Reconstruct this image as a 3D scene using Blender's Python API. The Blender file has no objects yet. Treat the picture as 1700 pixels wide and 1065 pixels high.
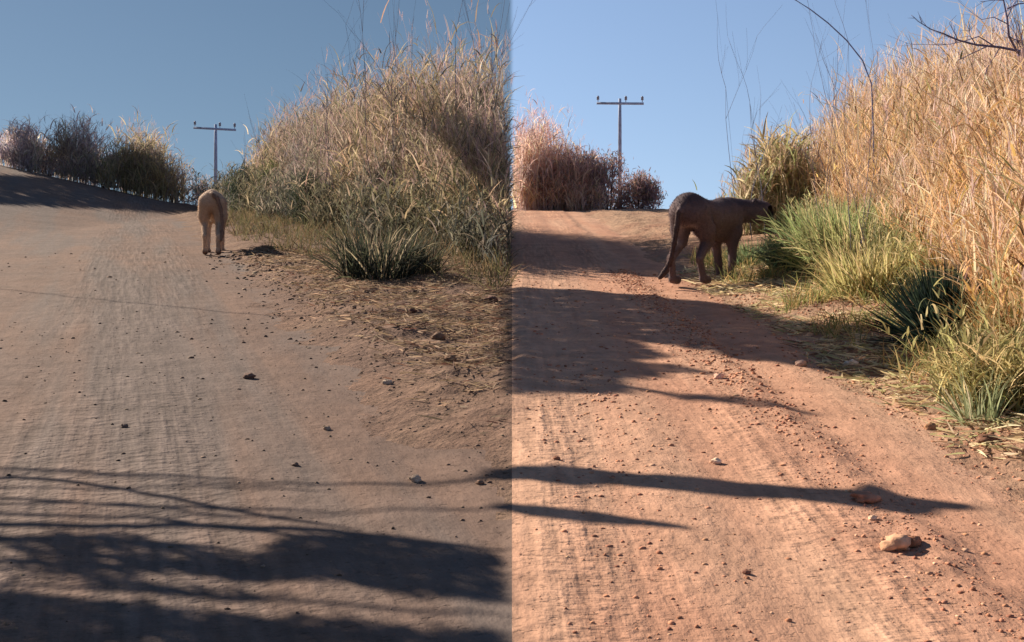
import bpy, math, random
import numpy as np
rng = np.random.default_rng(7)
random.seed(7)
R = math.radians
scn = bpy.context.scene
COL = scn.collection

# ---------------------------------------------------------------- camera, sky, sun, exposure
EYE = 1.3            # eye height over the road at the camera
HOR = 380.0          # row of the true horizon in a 1700 x 1065 frame
F = 2000.0           # focal length in those pixels
cd = bpy.data.cameras.new('camera'); cam = bpy.data.objects.new('camera', cd); COL.objects.link(cam)
cd.sensor_width = 36.0; cd.lens = 36.0 * F / 1700.0
cd.shift_y = -(532.5 - HOR) / 1700.0
cd.clip_end = 2000.0; cd.clip_start = 0.05
cam.location = (0, 0, EYE); cam.rotation_euler = (R(90), 0, 0)
scn.camera = cam
SUN_EL, SUN_AHEAD = 30.0, 40.0       # sun stands to the left, 40 degrees ahead of square left
L = np.array([-math.cos(R(SUN_AHEAD)) * math.cos(R(SUN_EL)), math.sin(R(SUN_AHEAD)) * math.cos(R(SUN_EL)), math.sin(R(SUN_EL))])
sd = bpy.data.lights.new('sun', 'SUN'); so = bpy.data.objects.new('sun', sd); COL.objects.link(so)
sd.energy = 5.0; sd.angle = R(0.5); sd.color = (1.0, 0.86, 0.70)
from mathutils import Vector
so.rotation_euler = Vector((-L[0], -L[1], -L[2])).to_track_quat('-Z', 'Y').to_euler()
so.location = (-30, 20, 30)
w = bpy.data.worlds.new("World"); scn.world = w; w.use_nodes = True
nt = w.node_tree; nt.nodes.clear()
wo = nt.nodes.new('ShaderNodeOutputWorld'); bg = nt.nodes.new('ShaderNodeBackground')
sky = nt.nodes.new('ShaderNodeTexSky'); sky.sky_type = 'NISHITA'; sky.sun_disc = False
sky.sun_elevation = R(SUN_EL)
sky.sun_rotation = math.atan2(L[0], L[1])          # clockwise from +Y
sky.air_density = 1.15; sky.dust_density = 0.15; sky.ozone_density = 3.0; sky.altitude = 600
# the western half of the sky is tinted duller: its dimmer exposure is put into the colour
tc = nt.nodes.new('ShaderNodeTexCoord'); sep = nt.nodes.new('ShaderNodeSeparateXYZ')
mr = nt.nodes.new('ShaderNodeMapRange'); mr.interpolation_type = 'SMOOTHSTEP'
mr.inputs['From Min'].default_value = -0.003; mr.inputs['From Max'].default_value = 0.002
mixw = nt.nodes.new('ShaderNodeMix'); mixw.data_type = 'RGBA'
mixw.inputs['A'].default_value = (0.50, 0.48, 0.45, 1); mixw.inputs['B'].default_value = (1.14, 1.0, 0.95, 1)
mul = nt.nodes.new('ShaderNodeMix'); mul.data_type = 'RGBA'; mul.blend_type = 'MULTIPLY'; mul.inputs['Factor'].default_value = 1
nt.links.new(tc.outputs['Generated'], sep.inputs[0]); nt.links.new(sep.outputs['X'], mr.inputs['Value'])
nt.links.new(mr.outputs['Result'], mixw.inputs['Factor'])
up_ = nt.nodes.new('ShaderNodeVectorMath'); up_.operation = 'ADD'; up_.inputs[1].default_value = (0, 0, 0.17)
nrm_ = nt.nodes.new('ShaderNodeVectorMath'); nrm_.operation = 'NORMALIZE'
nt.links.new(tc.outputs['Generated'], up_.inputs[0]); nt.links.new(up_.outputs[0], nrm_.inputs[0]); nt.links.new(nrm_.outputs[0], sky.inputs['Vector'])
nt.links.new(sky.outputs[0], mul.inputs['A']); nt.links.new(mixw.outputs['Result'], mul.inputs['B'])
nt.links.new(mul.outputs['Result'], bg.inputs['Color']); nt.links.new(bg.outputs[0], wo.inputs['Surface'])
bg.inputs['Strength'].default_value = 0.070
scn.view_settings.view_transform = 'Standard'; scn.view_settings.look = 'None'
scn.view_settings.exposure = 1.05; scn.view_settings.gamma = 1.0
scn.cycles.max_bounces = 6; scn.cycles.transparent_max_bounces = 8

# ---------------------------------------------------------------- helpers
def lin(r, g, b):
    f = lambda c: (c / 255 / 12.92) if c / 255 <= 0.04045 else ((c / 255 + 0.055) / 1.055) ** 2.4
    return np.array([f(r), f(g), f(b)])
def sm(t): t = np.clip(t, 0, 1); return t * t * (3 - 2 * t)
_tab = rng.random((256, 256))
def vnoise(x, y):
    x = np.asarray(x, float); y = np.asarray(y, float)
    xi = np.floor(x).astype(int); yi = np.floor(y).astype(int); fx = sm(x - xi); fy = sm(y - yi)
    g = lambda a, b: _tab[a % 256, b % 256]
    return (g(xi, yi) * (1 - fx) + g(xi + 1, yi) * fx) * (1 - fy) + (g(xi, yi + 1) * (1 - fx) + g(xi + 1, yi + 1) * fx) * fy
def fbm(x, y, o=4):
    s = 0; a = 0.5
    for i in range(o): s = s + a * (vnoise(x * 2 ** i + 17 * i, y * 2 ** i + 31 * i) - 0.5); a *= 0.55
    return s
def edge_left(y):   # right-hand edge of the western road
    return -0.33 * (y - 4.6) + 0.30 * fbm(y * 0.9, 3.1)
def edge_right(y):  # right-hand edge of the eastern road
    return 2.05 + 0.35 * fbm(y * 0.8, 9.4)
def fray(x, y): return 0.95 * fbm(x * 2.6 + 40, y * 1.7, 6)
def zt(x, y):
    x = np.asarray(x, float); y = np.asarray(y, float)
    cap = np.minimum(y, 35.0)
    z = 0.0525 * cap
    rise = 1.27 * np.clip((-9.0 - x) / 5.8, 0, 1.35) * sm((cap - 15) / 19)
    z = z + rise
    z = z - np.where(y > 35, 0.055 * np.maximum(y - 35, 0) * sm((y - 35) / 4), 0)
    z = np.maximum(z, -3.0)
    fade = 1 - sm((y - 40) / 15)
    yb = 16 - 2.33 * x
    z = z + np.where(x < 0, 0.28 * sm((y - yb + 1.5) / 3.5) * sm(-x / 0.7), 0) * fade
    # rough western verge
    vl = sm((x - edge_left(y)) / 0.6) * sm(-x / 0.15 + .75) * sm((y - 4.5) / 1.5)
    z = z + vl * (0.06 * sm(-x / 1.2) + 0.13 * fbm(x * 2.5, y * 2.5, 5)) * fade
    # eastern verge and berm
    vr = sm((x - edge_right(y)) / 0.5)
    z = z + vr * (0.05 + 0.11 * fbm(x * 2.5, y * 2.5, 5) + 0.14 * np.clip(x - 2.4, 0, 3) * (1 - sm((y - 17) / 10))) * fade
    z = z + 0.035 * np.exp(-((x - 1.42 - 0.10 * fbm(y * 1.1, 4.0)) / 0.09) ** 2) * (0.6 + 1.6 * fbm(x * 4, y * 5, 4)) * fade
    # ruts and general unevenness
    z = z + 0.03 * fbm(x * 0.5, y * 0.25) + 0.012 * fbm(x * 3, y * 1.2, 4) * fade
    u = x + 0.315 * y
    z = z + np.where(x < 0, 0.006 * np.sin(u * 14) * (0.5 + fbm(u * 2, y * .4)), 0.010 * np.sin(x * 11 + 0.6) * (0.6 + fbm(x * 2, y * .3))) * (1 - vr) * (1 - vl) * fade
    return z
DD = np.concatenate([np.arange(2.0, 60, 0.01)])
def at(px, py):
    """the point of the ground seen at a pixel of the 1700 x 1065 photograph"""
    xx = (px - 850) / F * DD; zz = EYE - (py - HOR) / F * DD
    hit = np.nonzero(zz <= zt(xx, DD))[0]
    i = hit[0] if len(hit) else len(DD) - 1
    return np.array([xx[i], DD[i], float(zt(xx[i], DD[i]))])
def up(px, py, d):
    return np.array([(px - 850) / F * d, d, EYE - (py - HOR) / F * d])

def mesh_obj(name, V, Fc, mat, parent=None, cols=None, smooth=False, mat_idx=None):
    me = bpy.data.meshes.new(name)
    V = np.asarray(V, np.float32); Fc = np.asarray(Fc, np.int32)
    n = Fc.shape[1]
    me.vertices.add(len(V)); me.vertices.foreach_set('co', V.ravel())
    me.loops.add(Fc.size); me.loops.foreach_set('vertex_index', Fc.ravel())
    me.polygons.add(len(Fc)); me.polygons.foreach_set('loop_start', np.arange(0, Fc.size, n, dtype=np.int32))
    me.polygons.foreach_set('loop_total', np.full(len(Fc), n, np.int32))
    if smooth: me.polygons.foreach_set('use_smooth', np.ones(len(Fc), bool))
    if cols is not None:
        a = me.color_attributes.new('Col', 'FLOAT_COLOR', 'POINT')
        a.data.foreach_set('color', np.concatenate([cols, np.ones((len(V), 1))], 1).astype(np.float32).ravel())
    for m in (mat if isinstance(mat, list) else [mat]): me.materials.append(m)
    if mat_idx is not None: me.polygons.foreach_set('material_index', np.asarray(mat_idx, np.int32))
    me.update(calc_edges=True); me.validate()
    o = bpy.data.objects.new(name, me); COL.objects.link(o)
    if parent is not None: o.parent = parent
    return o
def tag(o, label=None, cat=None, group=None, kind=None):
    if label: o['label'] = label
    if cat: o['category'] = cat
    if group: o['group'] = group
    if kind: o['kind'] = kind
    return o
def empty(name, loc, label, cat, group=None):
    o = bpy.data.objects.new(name, None); COL.objects.link(o); o.location = [float(v) for v in loc]; o.empty_display_size = 0.2
    return tag(o, label, cat, group)

class Geo:
    """collects triangles/quads (as quads) with a colour per vertex"""
    def __init__(s): s.V = []; s.Fc = []; s.C = []; s.n = 0
    def add(s, V, Fc, C):
        V = np.asarray(V, float); Fc = np.asarray(Fc, int)
        C = np.broadcast_to(np.asarray(C, float), (len(V), 3))
        s.V.append(V); s.Fc.append(Fc + s.n); s.C.append(C); s.n += len(V)
    def build(s, name, mat, parent=None, smooth=False, origin=None):
        V = np.concatenate(s.V); Fc = np.concatenate(s.Fc); C = np.concatenate(s.C)
        og = np.zeros(3)
        if origin is not None: og = np.asarray(origin, float); V = V - og
        elif parent is not None: V = V - np.array(parent.location)
        o = mesh_obj(name, V, Fc, mat, parent, C, smooth)
        if origin is not None: o.location = [float(v) for v in og]
        return o

def blades(P, az, lean, bend, length, width, col, K=4, tip=0.12, tw=None, tipcol=None):
    N = len(P); P = np.asarray(P, float)
    b = lambda v: np.broadcast_to(np.asarray(v, float), (N,)).copy()
    az, lean, bend, length, width = map(b, (az, lean, bend, length, width))
    h = np.stack([np.cos(az), np.sin(az), 0 * az], 1); perp = np.stack([-np.sin(az), np.cos(az), 0 * az], 1)
    if tw is None: tw = rng.uniform(-1.3, 1.3, N)
    pos = P.copy(); rows = []
    for k in range(K + 1):
        t = k / K; th = lean + bend * t ** 1.4
        T = h * np.sin(th)[:, None] + np.array([0, 0, 1.0]) * np.cos(th)[:, None]
        nrm = np.cross(T, perp)
        side = perp * np.cos(tw)[:, None] + nrm * np.sin(tw)[:, None]
        wd = width * (1 - (1 - tip) * t ** 1.6) * (0.6 + 0.4 * min(1, t * 4)) * 0.5
        rows.append(pos - side * wd[:, None]); rows.append(pos + side * wd[:, None])
        pos = pos + T * (length / K)[:, None]
    V = np.stack(rows, 1).reshape(-1, 3)
    base = (np.arange(N) * (2 * (K + 1)))[:, None]
    q = []
    for k in range(K): q.append(base + np.array([2 * k, 2 * k + 1, 2 * k + 3, 2 * k + 2]))
    Fc = np.stack(q, 1).reshape(-1, 4)
    col = np.broadcast_to(np.asarray(col, float), (N, 3))
    C = np.repeat(col[:, None, :], 2 * (K + 1), 1)
    if tipcol is not None:
        tt = (np.repeat(np.arange(K + 1), 2) / K)[None, :, None] ** 2
        C = C * (1 - tt) + np.broadcast_to(tipcol, (N, 3))[:, None, :] * tt
    return V, Fc, C.reshape(-1, 3)
def curve_pt(P, az, lean, bend, length, f, K=8):
    """point at fraction f along such a blade"""
    pos = np.array(P, float); N = len(pos)
    h = np.stack([np.cos(az), np.sin(az), 0 * az], 1)
    for k in range(K):
        th = lean + bend * (k / K) ** 1.4
        T = h * np.sin(th)[:, None] + np.array([0, 0, 1.0]) * np.cos(th)[:, None]
        m = np.clip(f * K - k, 0, 1)
        pos = pos + T * (length / K * m)[:, None]
    return pos
def tube(geo, pts, radii, col, n=6, cap=True):
    pts = np.asarray(pts, float); m = len(pts); radii = np.broadcast_to(np.asarray(radii, float), (m,))
    rings = []
    for i in range(m):
        t = pts[min(i + 1, m - 1)] - pts[max(i - 1, 0)]; t = t / (np.linalg.norm(t) + 1e-9)
        a = np.array([1.0, 0, 0]) if abs(t[0]) < 0.8 else np.array([0, 1.0, 0])
        u = np.cross(t, a); u /= np.linalg.norm(u); v = np.cross(t, u)
        an = np.arange(n) / n * 2 * np.pi
        rings.append(pts[i] + radii[i] * (np.cos(an)[:, None] * u + np.sin(an)[:, None] * v))
    V = np.concatenate(rings); Fq = []
    for i in range(m - 1):
        for j in range(n): Fq.append([i * n + j, i * n + (j + 1) % n, (i + 1) * n + (j + 1) % n, (i + 1) * n + j])
    if cap:
        c0 = len(V); V = np.concatenate([V, pts[:1], pts[-1:]])
        for j in range(0, n, 2):
            Fq.append([c0, (j + 2) % n, j + 1, j]); o = (m - 1) * n; Fq.append([c0 + 1, o + j, o + j + 1, o + (j + 2) % n])
    geo.add(V, Fq, col)
def box(geo, c, s, col, rot=0.0):
    x, y, z = np.array(s) / 2; V = np.array([[a, b, d] for a in (-x, x) for b in (-y, y) for d in (-z, z)])
    cr, sr = math.cos(rot), math.sin(rot); V = np.stack([V[:, 0] * cr + V[:, 2] * sr, V[:, 1], -V[:, 0] * sr + V[:, 2] * cr], 1) + np.array(c)
    geo.add(V, [[0, 1, 3, 2], [4, 6, 7, 5], [0, 4, 5, 1], [2, 3, 7, 6], [0, 2, 6, 4], [1, 5, 7, 3]], col)

def palette(cols, wts, N, var=0.18):
    cols = np.array([lin(*c) for c in cols]); i = rng.choice(len(cols), N, p=np.array(wts) / np.sum(wts))
    return np.clip(cols[i] * rng.uniform(1 - var, 1 + var, (N, 1)) * rng.uniform(0.95, 1.05, (N, 3)), 0, 0.85)

# ---------------------------------------------------------------- materials
def newmat(name):
    m = bpy.data.materials.new(name); m.use_nodes = True; t = m.node_tree; t.nodes.clear()
    return m, t, (lambda k: t.nodes.new(k)), (lambda a, b: t.links.new(a, b))
def plant_mat(name, trans=0.45, noise=0.25):
    m, t, N, LK = newmat(name)
    out = N('ShaderNodeOutputMaterial'); at_ = N('ShaderNodeAttribute'); at_.attribute_name = 'Col'
    no = N('ShaderNodeTexNoise'); no.inputs['Scale'].default_value = 14; tc = N('ShaderNodeTexCoord'); LK(tc.outputs['Object'], no.inputs['Vector'])
    mr = N('ShaderNodeMapRange'); mr.inputs['To Min'].default_value = 1 - noise; mr.inputs['To Max'].default_value = 1 + noise
    LK(no.outputs['Fac'], mr.inputs['Value'])
    vm = N('ShaderNodeVectorMath'); vm.operation = 'SCALE'; LK(at_.outputs['Color'], vm.inputs[0]); LK(mr.outputs['Result'], vm.inputs['Scale'])
    p = N('ShaderNodeBsdfPrincipled'); p.inputs['Roughness'].default_value = 0.75; p.inputs['Specular IOR Level'].default_value = 0.15
    tr = N('ShaderNodeBsdfTranslucent'); mx = N('ShaderNodeMixShader'); mx.inputs[0].default_value = trans
    LK(vm.outputs[0], p.inputs['Base Color']); LK(vm.outputs[0], tr.inputs['Color'])
    LK(p.outputs[0], mx.inputs[1]); LK(tr.outputs[0], mx.inputs[2]); LK(mx.outputs[0], out.inputs['Surface'])
    return m
def solid_mat(name, rough=0.85, noise=0.35, scale=20, bump=0.4, dist=0.01, stretch=(1, 1, 1)):
    m, t, N, LK = newmat(name)
    out = N('ShaderNodeOutputMaterial'); at_ = N('ShaderNodeAttribute'); at_.attribute_name = 'Col'
    tc = N('ShaderNodeTexCoord'); mp = N('ShaderNodeMapping'); mp.inputs['Scale'].default_value = stretch
    no = N('ShaderNodeTexNoise'); no.inputs['Scale'].default_value = scale; no.inputs['Detail'].default_value = 6
    LK(tc.outputs['Object'], mp.inputs['Vector']); LK(mp.outputs[0], no.inputs['Vector'])
    mr = N('ShaderNodeMapRange'); mr.inputs['From Min'].default_value = .3; mr.inputs['From Max'].default_value = .7
    mr.inputs['To Min'].default_value = 1 - noise; mr.inputs['To Max'].default_value = 1 + noise
    LK(no.outputs['Fac'], mr.inputs['Value'])
    vm = N('ShaderNodeVectorMath'); vm.operation = 'SCALE'; LK(at_.outputs['Color'], vm.inputs[0]); LK(mr.outputs['Result'], vm.inputs['Scale'])
    p = N('ShaderNodeBsdfPrincipled'); p.inputs['Roughness'].default_value = rough; p.inputs['Specular IOR Level'].default_value = 0.2
    bp = N('ShaderNodeBump'); bp.inputs['Strength'].default_value = bump; bp.inputs['Distance'].default_value = dist
    LK(no.outputs['Fac'], bp.inputs['Height']); LK(bp.outputs[0], p.inputs['Normal'])
    LK(vm.outputs[0], p.inputs['Base Color']); LK(p.outputs[0], out.inputs['Surface'])
    return m
def soil_mat(name, ca, cb, cc, rot, tread=1.0, coarse=1.0, speck=0.0, bands=()):
    """ca/cb: two soil tones in broad patches, cc: tone of the packed wheel tracks running along rot"""
    m, t, N, LK = newmat(name)
    out = N('ShaderNodeOutputMaterial'); tc = N('ShaderNodeTexCoord')
    mp = N('ShaderNodeMapping'); mp.inputs['Rotation'].default_value = (0, 0, rot); LK(tc.outputs['Object'], mp.inputs['Vector'])
    def noise(scale, detail=5, st=None, rough=0.55, off=(0, 0, 0)):
        n = N('ShaderNodeTexNoise'); n.inputs['Scale'].default_value = scale; n.inputs['Detail'].default_value = detail; n.inputs['Roughness'].default_value = rough
        q = N('ShaderNodeMapping'); q.inputs['Scale'].default_value = st or (1, 1, 1); q.inputs['Location'].default_value = off
        LK(mp.outputs[0], q.inputs['Vector']); LK(q.outputs[0], n.inputs['Vector']); return n.outputs['Fac']
    def ramp(v, a, b, lo=0.0, hi=1.0):
        r = N('ShaderNodeMapRange'); r.inputs['From Min'].default_value = a; r.inputs['From Max'].default_value = b
        r.inputs['To Min'].default_value = lo; r.inputs['To Max'].default_value = hi; LK(v, r.inputs['Value']); return r.outputs['Result']
    def mix(f, a, b):
        x = N('ShaderNodeMix'); x.data_type = 'RGBA'; LK(f, x.inputs['Factor'])
        for s, v in (('A', a), ('B', b)):
            if hasattr(v, 'is_output'): LK(v, x.inputs[s])
            else: x.inputs[s].default_value = (*v, 1)
        return x.outputs['Result']
    def math_(op, a, b):
        x = N('ShaderNodeMath'); x.operation = op
        for i, v in enumerate((a, b)):
            if hasattr(v, 'is_output'): LK(v, x.inputs[i])
            else: x.inputs[i].default_value = v
        return x.outputs[0]
    patch = noise(0.8, 5); tracks = noise(1.0, 4, (1.6, 0.12, 1)); fine = noise(38, 6, (1, .6, 1)); grain = noise(120, 3)
    treadn = noise(1.0, 2, (22, 1.3, 1), .45); blocks = noise(1.0, 2, (12, 19, 1), off=(3, 3, 3)); lumps = noise(9, 7, (1.3, .6, 1), .6)
    zone = noise(1.0, 3, (.9, .16, 1), off=(2.2, .7, 0)); wheel = ramp(zone, .47, .58); sx = N('ShaderNodeSeparateXYZ'); LK(mp.outputs[0], sx.inputs[0]); crumbs = noise(34, 4, (.7, 1.2, 1), .6, (5, 2, 1))
    if bands:
        acc = None
        for u0, wd in bands:
            b_ = math_('ABSOLUTE', math_('SUBTRACT', sx.outputs['X'], u0), 0.0); b_ = ramp(b_, wd, wd - .22); acc = b_ if acc is None else math_('MAXIMUM', acc, b_)
        wheel = math_('MULTIPLY', acc, ramp(zone, .36, .52, .25, 1.0))
    c = mix(ramp(patch, .40, .60), ca, cb)
    c = mix(math_('MULTIPLY', ramp(tracks, .45, .60, 0, .9), 1.0), c, cc)
    k = math_('MULTIPLY', ramp(lumps, .3, .7, 1 - .13 * coarse, 1 + .11 * coarse), ramp(grain, .3, .7, .93, 1.07))
    tr_ = math_('MULTIPLY', math_('SUBTRACT', ramp(treadn, .35, .65), .5), wheel)
    k = math_('MULTIPLY', k, math_('ADD', math_('MULTIPLY', tr_, .26 * tread), 1.0))
    k = math_('MULTIPLY', k, ramp(crumbs, .60, .72, 1, 1 - .28 * coarse))  # pits: darker spots where the bump sinks
    k = math_('MULTIPLY', k, ramp(noise(3.0, 4, (.5, 1.4, 1), off=(1, 8, 2)), .35, .65, .90, 1.08))
    if speck: k = math_('MULTIPLY', k, ramp(noise(60, 2, (.8, 1, 1), off=(9, 1, 4)), .66, .72, 1, 1 - speck))
    vm = N('ShaderNodeVectorMath'); vm.operation = 'SCALE'; LK(c, vm.inputs[0]); LK(k, vm.inputs['Scale'])
    h = math_('MULTIPLY', math_('MULTIPLY', treadn, wheel), .016 * tread)
    h = math_('ADD', h, math_('MULTIPLY', math_('MULTIPLY', blocks, wheel), .022 * tread))
    h = math_('ADD', h, math_('MULTIPLY', fine, .0035 * coarse)); h = math_('ADD', h, math_('MULTIPLY', lumps, .024 * coarse))
    h = math_('SUBTRACT', h, math_('MULTIPLY', ramp(crumbs, .60, .72), .006 * coarse))
    bp = N('ShaderNodeBump'); bp.inputs['Strength'].default_value = 0.75; bp.inputs['Distance'].default_value = 1.0; LK(h, bp.inputs['Height'])
    p = N('ShaderNodeBsdfPrincipled'); p.inputs['Roughness'].default_value = 0.95; p.inputs['Specular IOR Level'].default_value = 0.1
    LK(vm.outputs[0], p.inputs['Base Color']); LK(bp.outputs[0], p.inputs['Normal']); LK(p.outputs[0], out.inputs['Surface'])
    return m
M_plant = plant_mat('plant_blades'); M_feather = plant_mat('feathery_grass', .5); M_leaf = plant_mat('leaves', 0.35); M_crown = plant_mat('tree_leaves', 0.08)
M_wood = solid_mat('bark', stretch=(1, 1, .2)); M_stone = solid_mat('stone', scale=30, bump=.6)
M_fur = solid_mat('fur', rough=0.8, noise=0.16, scale=60, bump=.5, dist=.006, stretch=(.4, 1, 1))
M_metal = solid_mat('weathered_fittings', rough=.5, noise=.1)
M_road_w = soil_mat('grey_brown_road_dirt', (.172, .114, .088), (.150, .104, .084), (.135, .108, .096), math.atan(-.315), 1.25, .9, .25, ((.1, .85),))  # western road and verge soils darker: that half's dimmer exposure put into the colour
M_road_e = soil_mat('orange_road_dirt', (.44, .248, .165), (.39, .212, .142), (.45, .275, .188), 0.0, 1.15, 1.1, .35, ((.35, .42), (1.12, .30)))
M_verge_w = soil_mat('brown_verge_soil', (.180, .112, .080), (.155, .100, .076), (.190, .125, .088), 0.3, .2, 2.0, .5)
M_verge_e = soil_mat('red_verge_soil', (.33, .185, .122), (.27, .170, .115), (.36, .235, .157), 0.2, .2, 2.0, .5)

# ---------------------------------------------------------------- ground and roads: one height field cut along the road edges
ys = np.concatenate([np.arange(-8, 2.5, .25), np.arange(2.5, 12, .035), np.arange(12, 40, .12), np.arange(40, 60, .5), 60 * 1.12 ** np.arange(0, 22)])
xr = np.concatenate([np.arange(0, 3, .03), np.arange(3, 9, .08), np.arange(9, 20, .4), 20 * 1.15 ** np.arange(0, 24)])
xs = np.concatenate([-xr[:0:-1], xr])
X, Y = np.meshgrid(xs, ys); Z = zt(X, Y)
GV = np.stack([X, Y, Z], -1).reshape(-1, 3)
nx = len(xs); iy, ix = np.meshgrid(np.arange(len(ys) - 1), np.arange(nx - 1), indexing='ij')
i0 = (iy * nx + ix).ravel(); GF = np.stack([i0, i0 + 1, i0 + nx + 1, i0 + nx], 1)
cx = GV[GF, 0].mean(1); cy = GV[GF, 1].mean(1)
isL = cx < 0
roadL = isL & (cx < edge_left(cy) + fray(cx, cy)) & (cx > -0.33 * cy - 24) & (cy < 60); roadR = (~isL) & (cx < edge_right(cy) + .6 * fray(cx, cy)) & (cy < 60)
def sub(name, mask, mat, idx=None):
    f = GF[mask]; u, inv = np.unique(f, return_inverse=True)
    return mesh_obj(name, GV[u], inv.reshape(f.shape), mat, None, None, True, None if idx is None else idx[mask])
tag(sub('road', roadL, M_road_w), 'grey-brown dirt road with faint tyre tracks bending away to the left', 'road', kind='structure')
tag(sub('road', roadR, M_road_e), 'orange-red dirt road running straight up to its crest', 'road', kind='structure')
tag(sub('ground', ~(roadL | roadR), [M_verge_w, M_verge_e], (~isL).astype(int)), 'rough bare soil of the verges beside the two dirt roads', 'ground', kind='structure')

# ---------------------------------------------------------------- grass
def tint(P, C, k=.55):
    n1 = fbm(P[:, 0] * 1.3 + 7, P[:, 1] * .9 + P[:, 2] * 1.5, 5); n2 = fbm(P[:, 0] * .8 + 60, P[:, 1] * .5 + P[:, 2] * 1.1 + 9, 3)
    return np.clip(C * (1 + 2 * k * n1)[:, None] * np.stack([1 + .25 * n2, 1 + 0 * n2, 1 - .75 * n2], 1), 0.01, .9)
def grass_mass(geo, pts, Hs, pal, wts, leaves=6, leaf_len=(.35, .8), leaf_w=.014, stem_w=.008, lean=.18, plume=None, plume_p=.5, clipx=None, bend=.5, leafbend=(.6, 1.9), azb=None):
    pts = np.asarray(pts, float); N = len(pts); Hs = np.asarray(Hs, float)
    az = rng.uniform(0, 2 * np.pi, N) if azb is None else rng.normal(azb, .9, N)
    ln = np.abs(rng.normal(0, lean, N)); bd = np.abs(rng.normal(0, bend, N))
    Ls = Hs * rng.uniform(.72, 1.05, N)
    keep = np.ones(N, bool)
    if clipx is not None:
        tip = curve_pt(pts, az, ln, bd, Ls, np.ones(N)); bad = (tip[:, 0] - clipx[0]) * clipx[1] < 0
        az[bad] = np.pi - az[bad]
        tip = curve_pt(pts, az, ln, bd, Ls, np.ones(N)); keep = (tip[:, 0] - clipx[0]) * clipx[1] >= 0
    pts, az, ln, bd, Ls, Hs = pts[keep], az[keep], ln[keep], bd[keep], Ls[keep], Hs[keep]; N = len(pts)
    geo.add(*blades(pts, az, ln, bd, Ls, stem_w, tint(pts + [0, 0, 1], palette(pal, wts, N)), K=6))
    for j in range(leaves):
        f = rng.uniform(.05, .95, N); P = curve_pt(pts, az, ln, bd, Ls, f)
        a2 = rng.uniform(0, 2 * np.pi, N); l2 = rng.uniform(.15, .8, N); b2 = rng.uniform(*leafbend, N); Ln = rng.uniform(*leaf_len, N) * np.clip(Hs, .5, 1.4) * (1 - .35 * f)
        k = np.ones(N, bool)
        if clipx is not None:
            tp = curve_pt(P, a2, l2, b2, Ln, np.full(N, .6)); k = (tp[:, 0] - clipx[0]) * clipx[1] >= 0
        n = int(k.sum())
        geo.add(*blades(P[k], a2[k], l2[k], b2[k], Ln[k], leaf_w * rng.uniform(.6, 1.4, n), tint(P[k], palette(pal, wts, n)), K=4))
    if plume is not None:
        k = rng.random(N) < plume_p; P0 = curve_pt(pts, az, ln, bd, Ls, np.full(N, 1.0))[k]; n = int(k.sum())
        for j in range(7):
            P = P0 + np.array([0, 0, -1]) * rng.uniform(0, .28, (n, 1)) + rng.normal(0, .012, (n, 3))
            geo.add(*blades(P, rng.uniform(0, 6.3, n), rng.uniform(.05, .5, n), rng.uniform(.1, .8, n), rng.uniform(.06, .2, n), rng.uniform(.006, .012, n), palette(plume, [1] * len(plume), n), K=2))
def region_pts(N, xlo, xhi, ylo, yhi, ok):
    out = []; c = 0
    while c < N:
        x = rng.uniform(xlo, xhi, N * 2); y = rng.uniform(ylo, yhi, N * 2); k = ok(x, y); out.append(np.stack([x[k], y[k]], 1)); c += int(k.sum())
    p = np.concatenate(out)[:N]; return np.concatenate([p, zt(p[:, 0], p[:, 1])[:, None]], 1)
def top_height(P, cols, rows, hmax=3.4, hmin=.3):
    c = 850 + F * P[:, 0] / P[:, 1]; tp = np.interp(c, cols, rows)
    return np.clip(EYE + (HOR - tp) / F * P[:, 1] - P[:, 2], hmin, hmax)
STRAW_W = [(190, 170, 150), (168, 154, 130), (148, 138, 114), (184, 152, 142), (126, 124, 98)]
PLUME_W = [(190, 160, 156), (164, 140, 142), (200, 178, 164)]
STRAW_E = [(226, 196, 156), (212, 176, 136), (188, 160, 124), (236, 212, 178), (152, 140, 98)]
PLUME_E = [(228, 200, 186), (214, 184, 176), (236, 212, 190)]

# western thicket: a strip of tall grass along the far side of the bank
def okW(x, y):
    yb = 16.2 - 2.33 * x; d = (y - yb) / 2.54
    return (d > 0.9 * fbm(x * 1.3, y * 1.3) * 1.5) & (d < 1.35 + .5 * fbm(y, x)) & (x < -.02)
P = region_pts(5200, -8.6, -.02, 15.5, 38, okW)
H = top_height(P, [380, 430, 470, 540, 600, 650, 720, 800, 850], [330, 275, 215, 165, 140, 105, 92, 80, 78])
H *= 1 + .55 * fbm(P[:, 0] * 2.6, P[:, 1] * 1.3) + .10 * rng.normal(0, 1, len(H))
# lower in front, taller behind
dd = (P[:, 1] - (16.2 - 2.33 * P[:, 0])) / 2.54; H *= .45 + .55 * sm((dd + .1) / .9)
g = Geo(); grass_mass(g, P, H, STRAW_W, [3, 3, 3, 2, 2], leaves=4, plume=PLUME_W, plume_p=.55, clipx=(0.0, -1), bend=.55, leaf_w=.018)
SHAG_W = [(186, 170, 150), (164, 152, 130), (130, 124, 104), (180, 154, 148), (100, 92, 88), (204, 188, 170)]
grass_mass(g, P, H, SHAG_W, [3, 3, 3, 2, 3, 1], leaves=9, leaf_len=(.14, .38), leaf_w=.022, clipx=(0.0, -1), bend=.7, lean=.25, leafbend=(.2, 2.2))
Q = region_pts(2600, -9.2, -.02, 14.5, 36, lambda x, y: (np.abs((y - (15.7 - 2.33 * x)) / 2.54 + .9 * fbm(x * 1.1, y * 1.1)) < .55) & (x < -.02))
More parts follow.
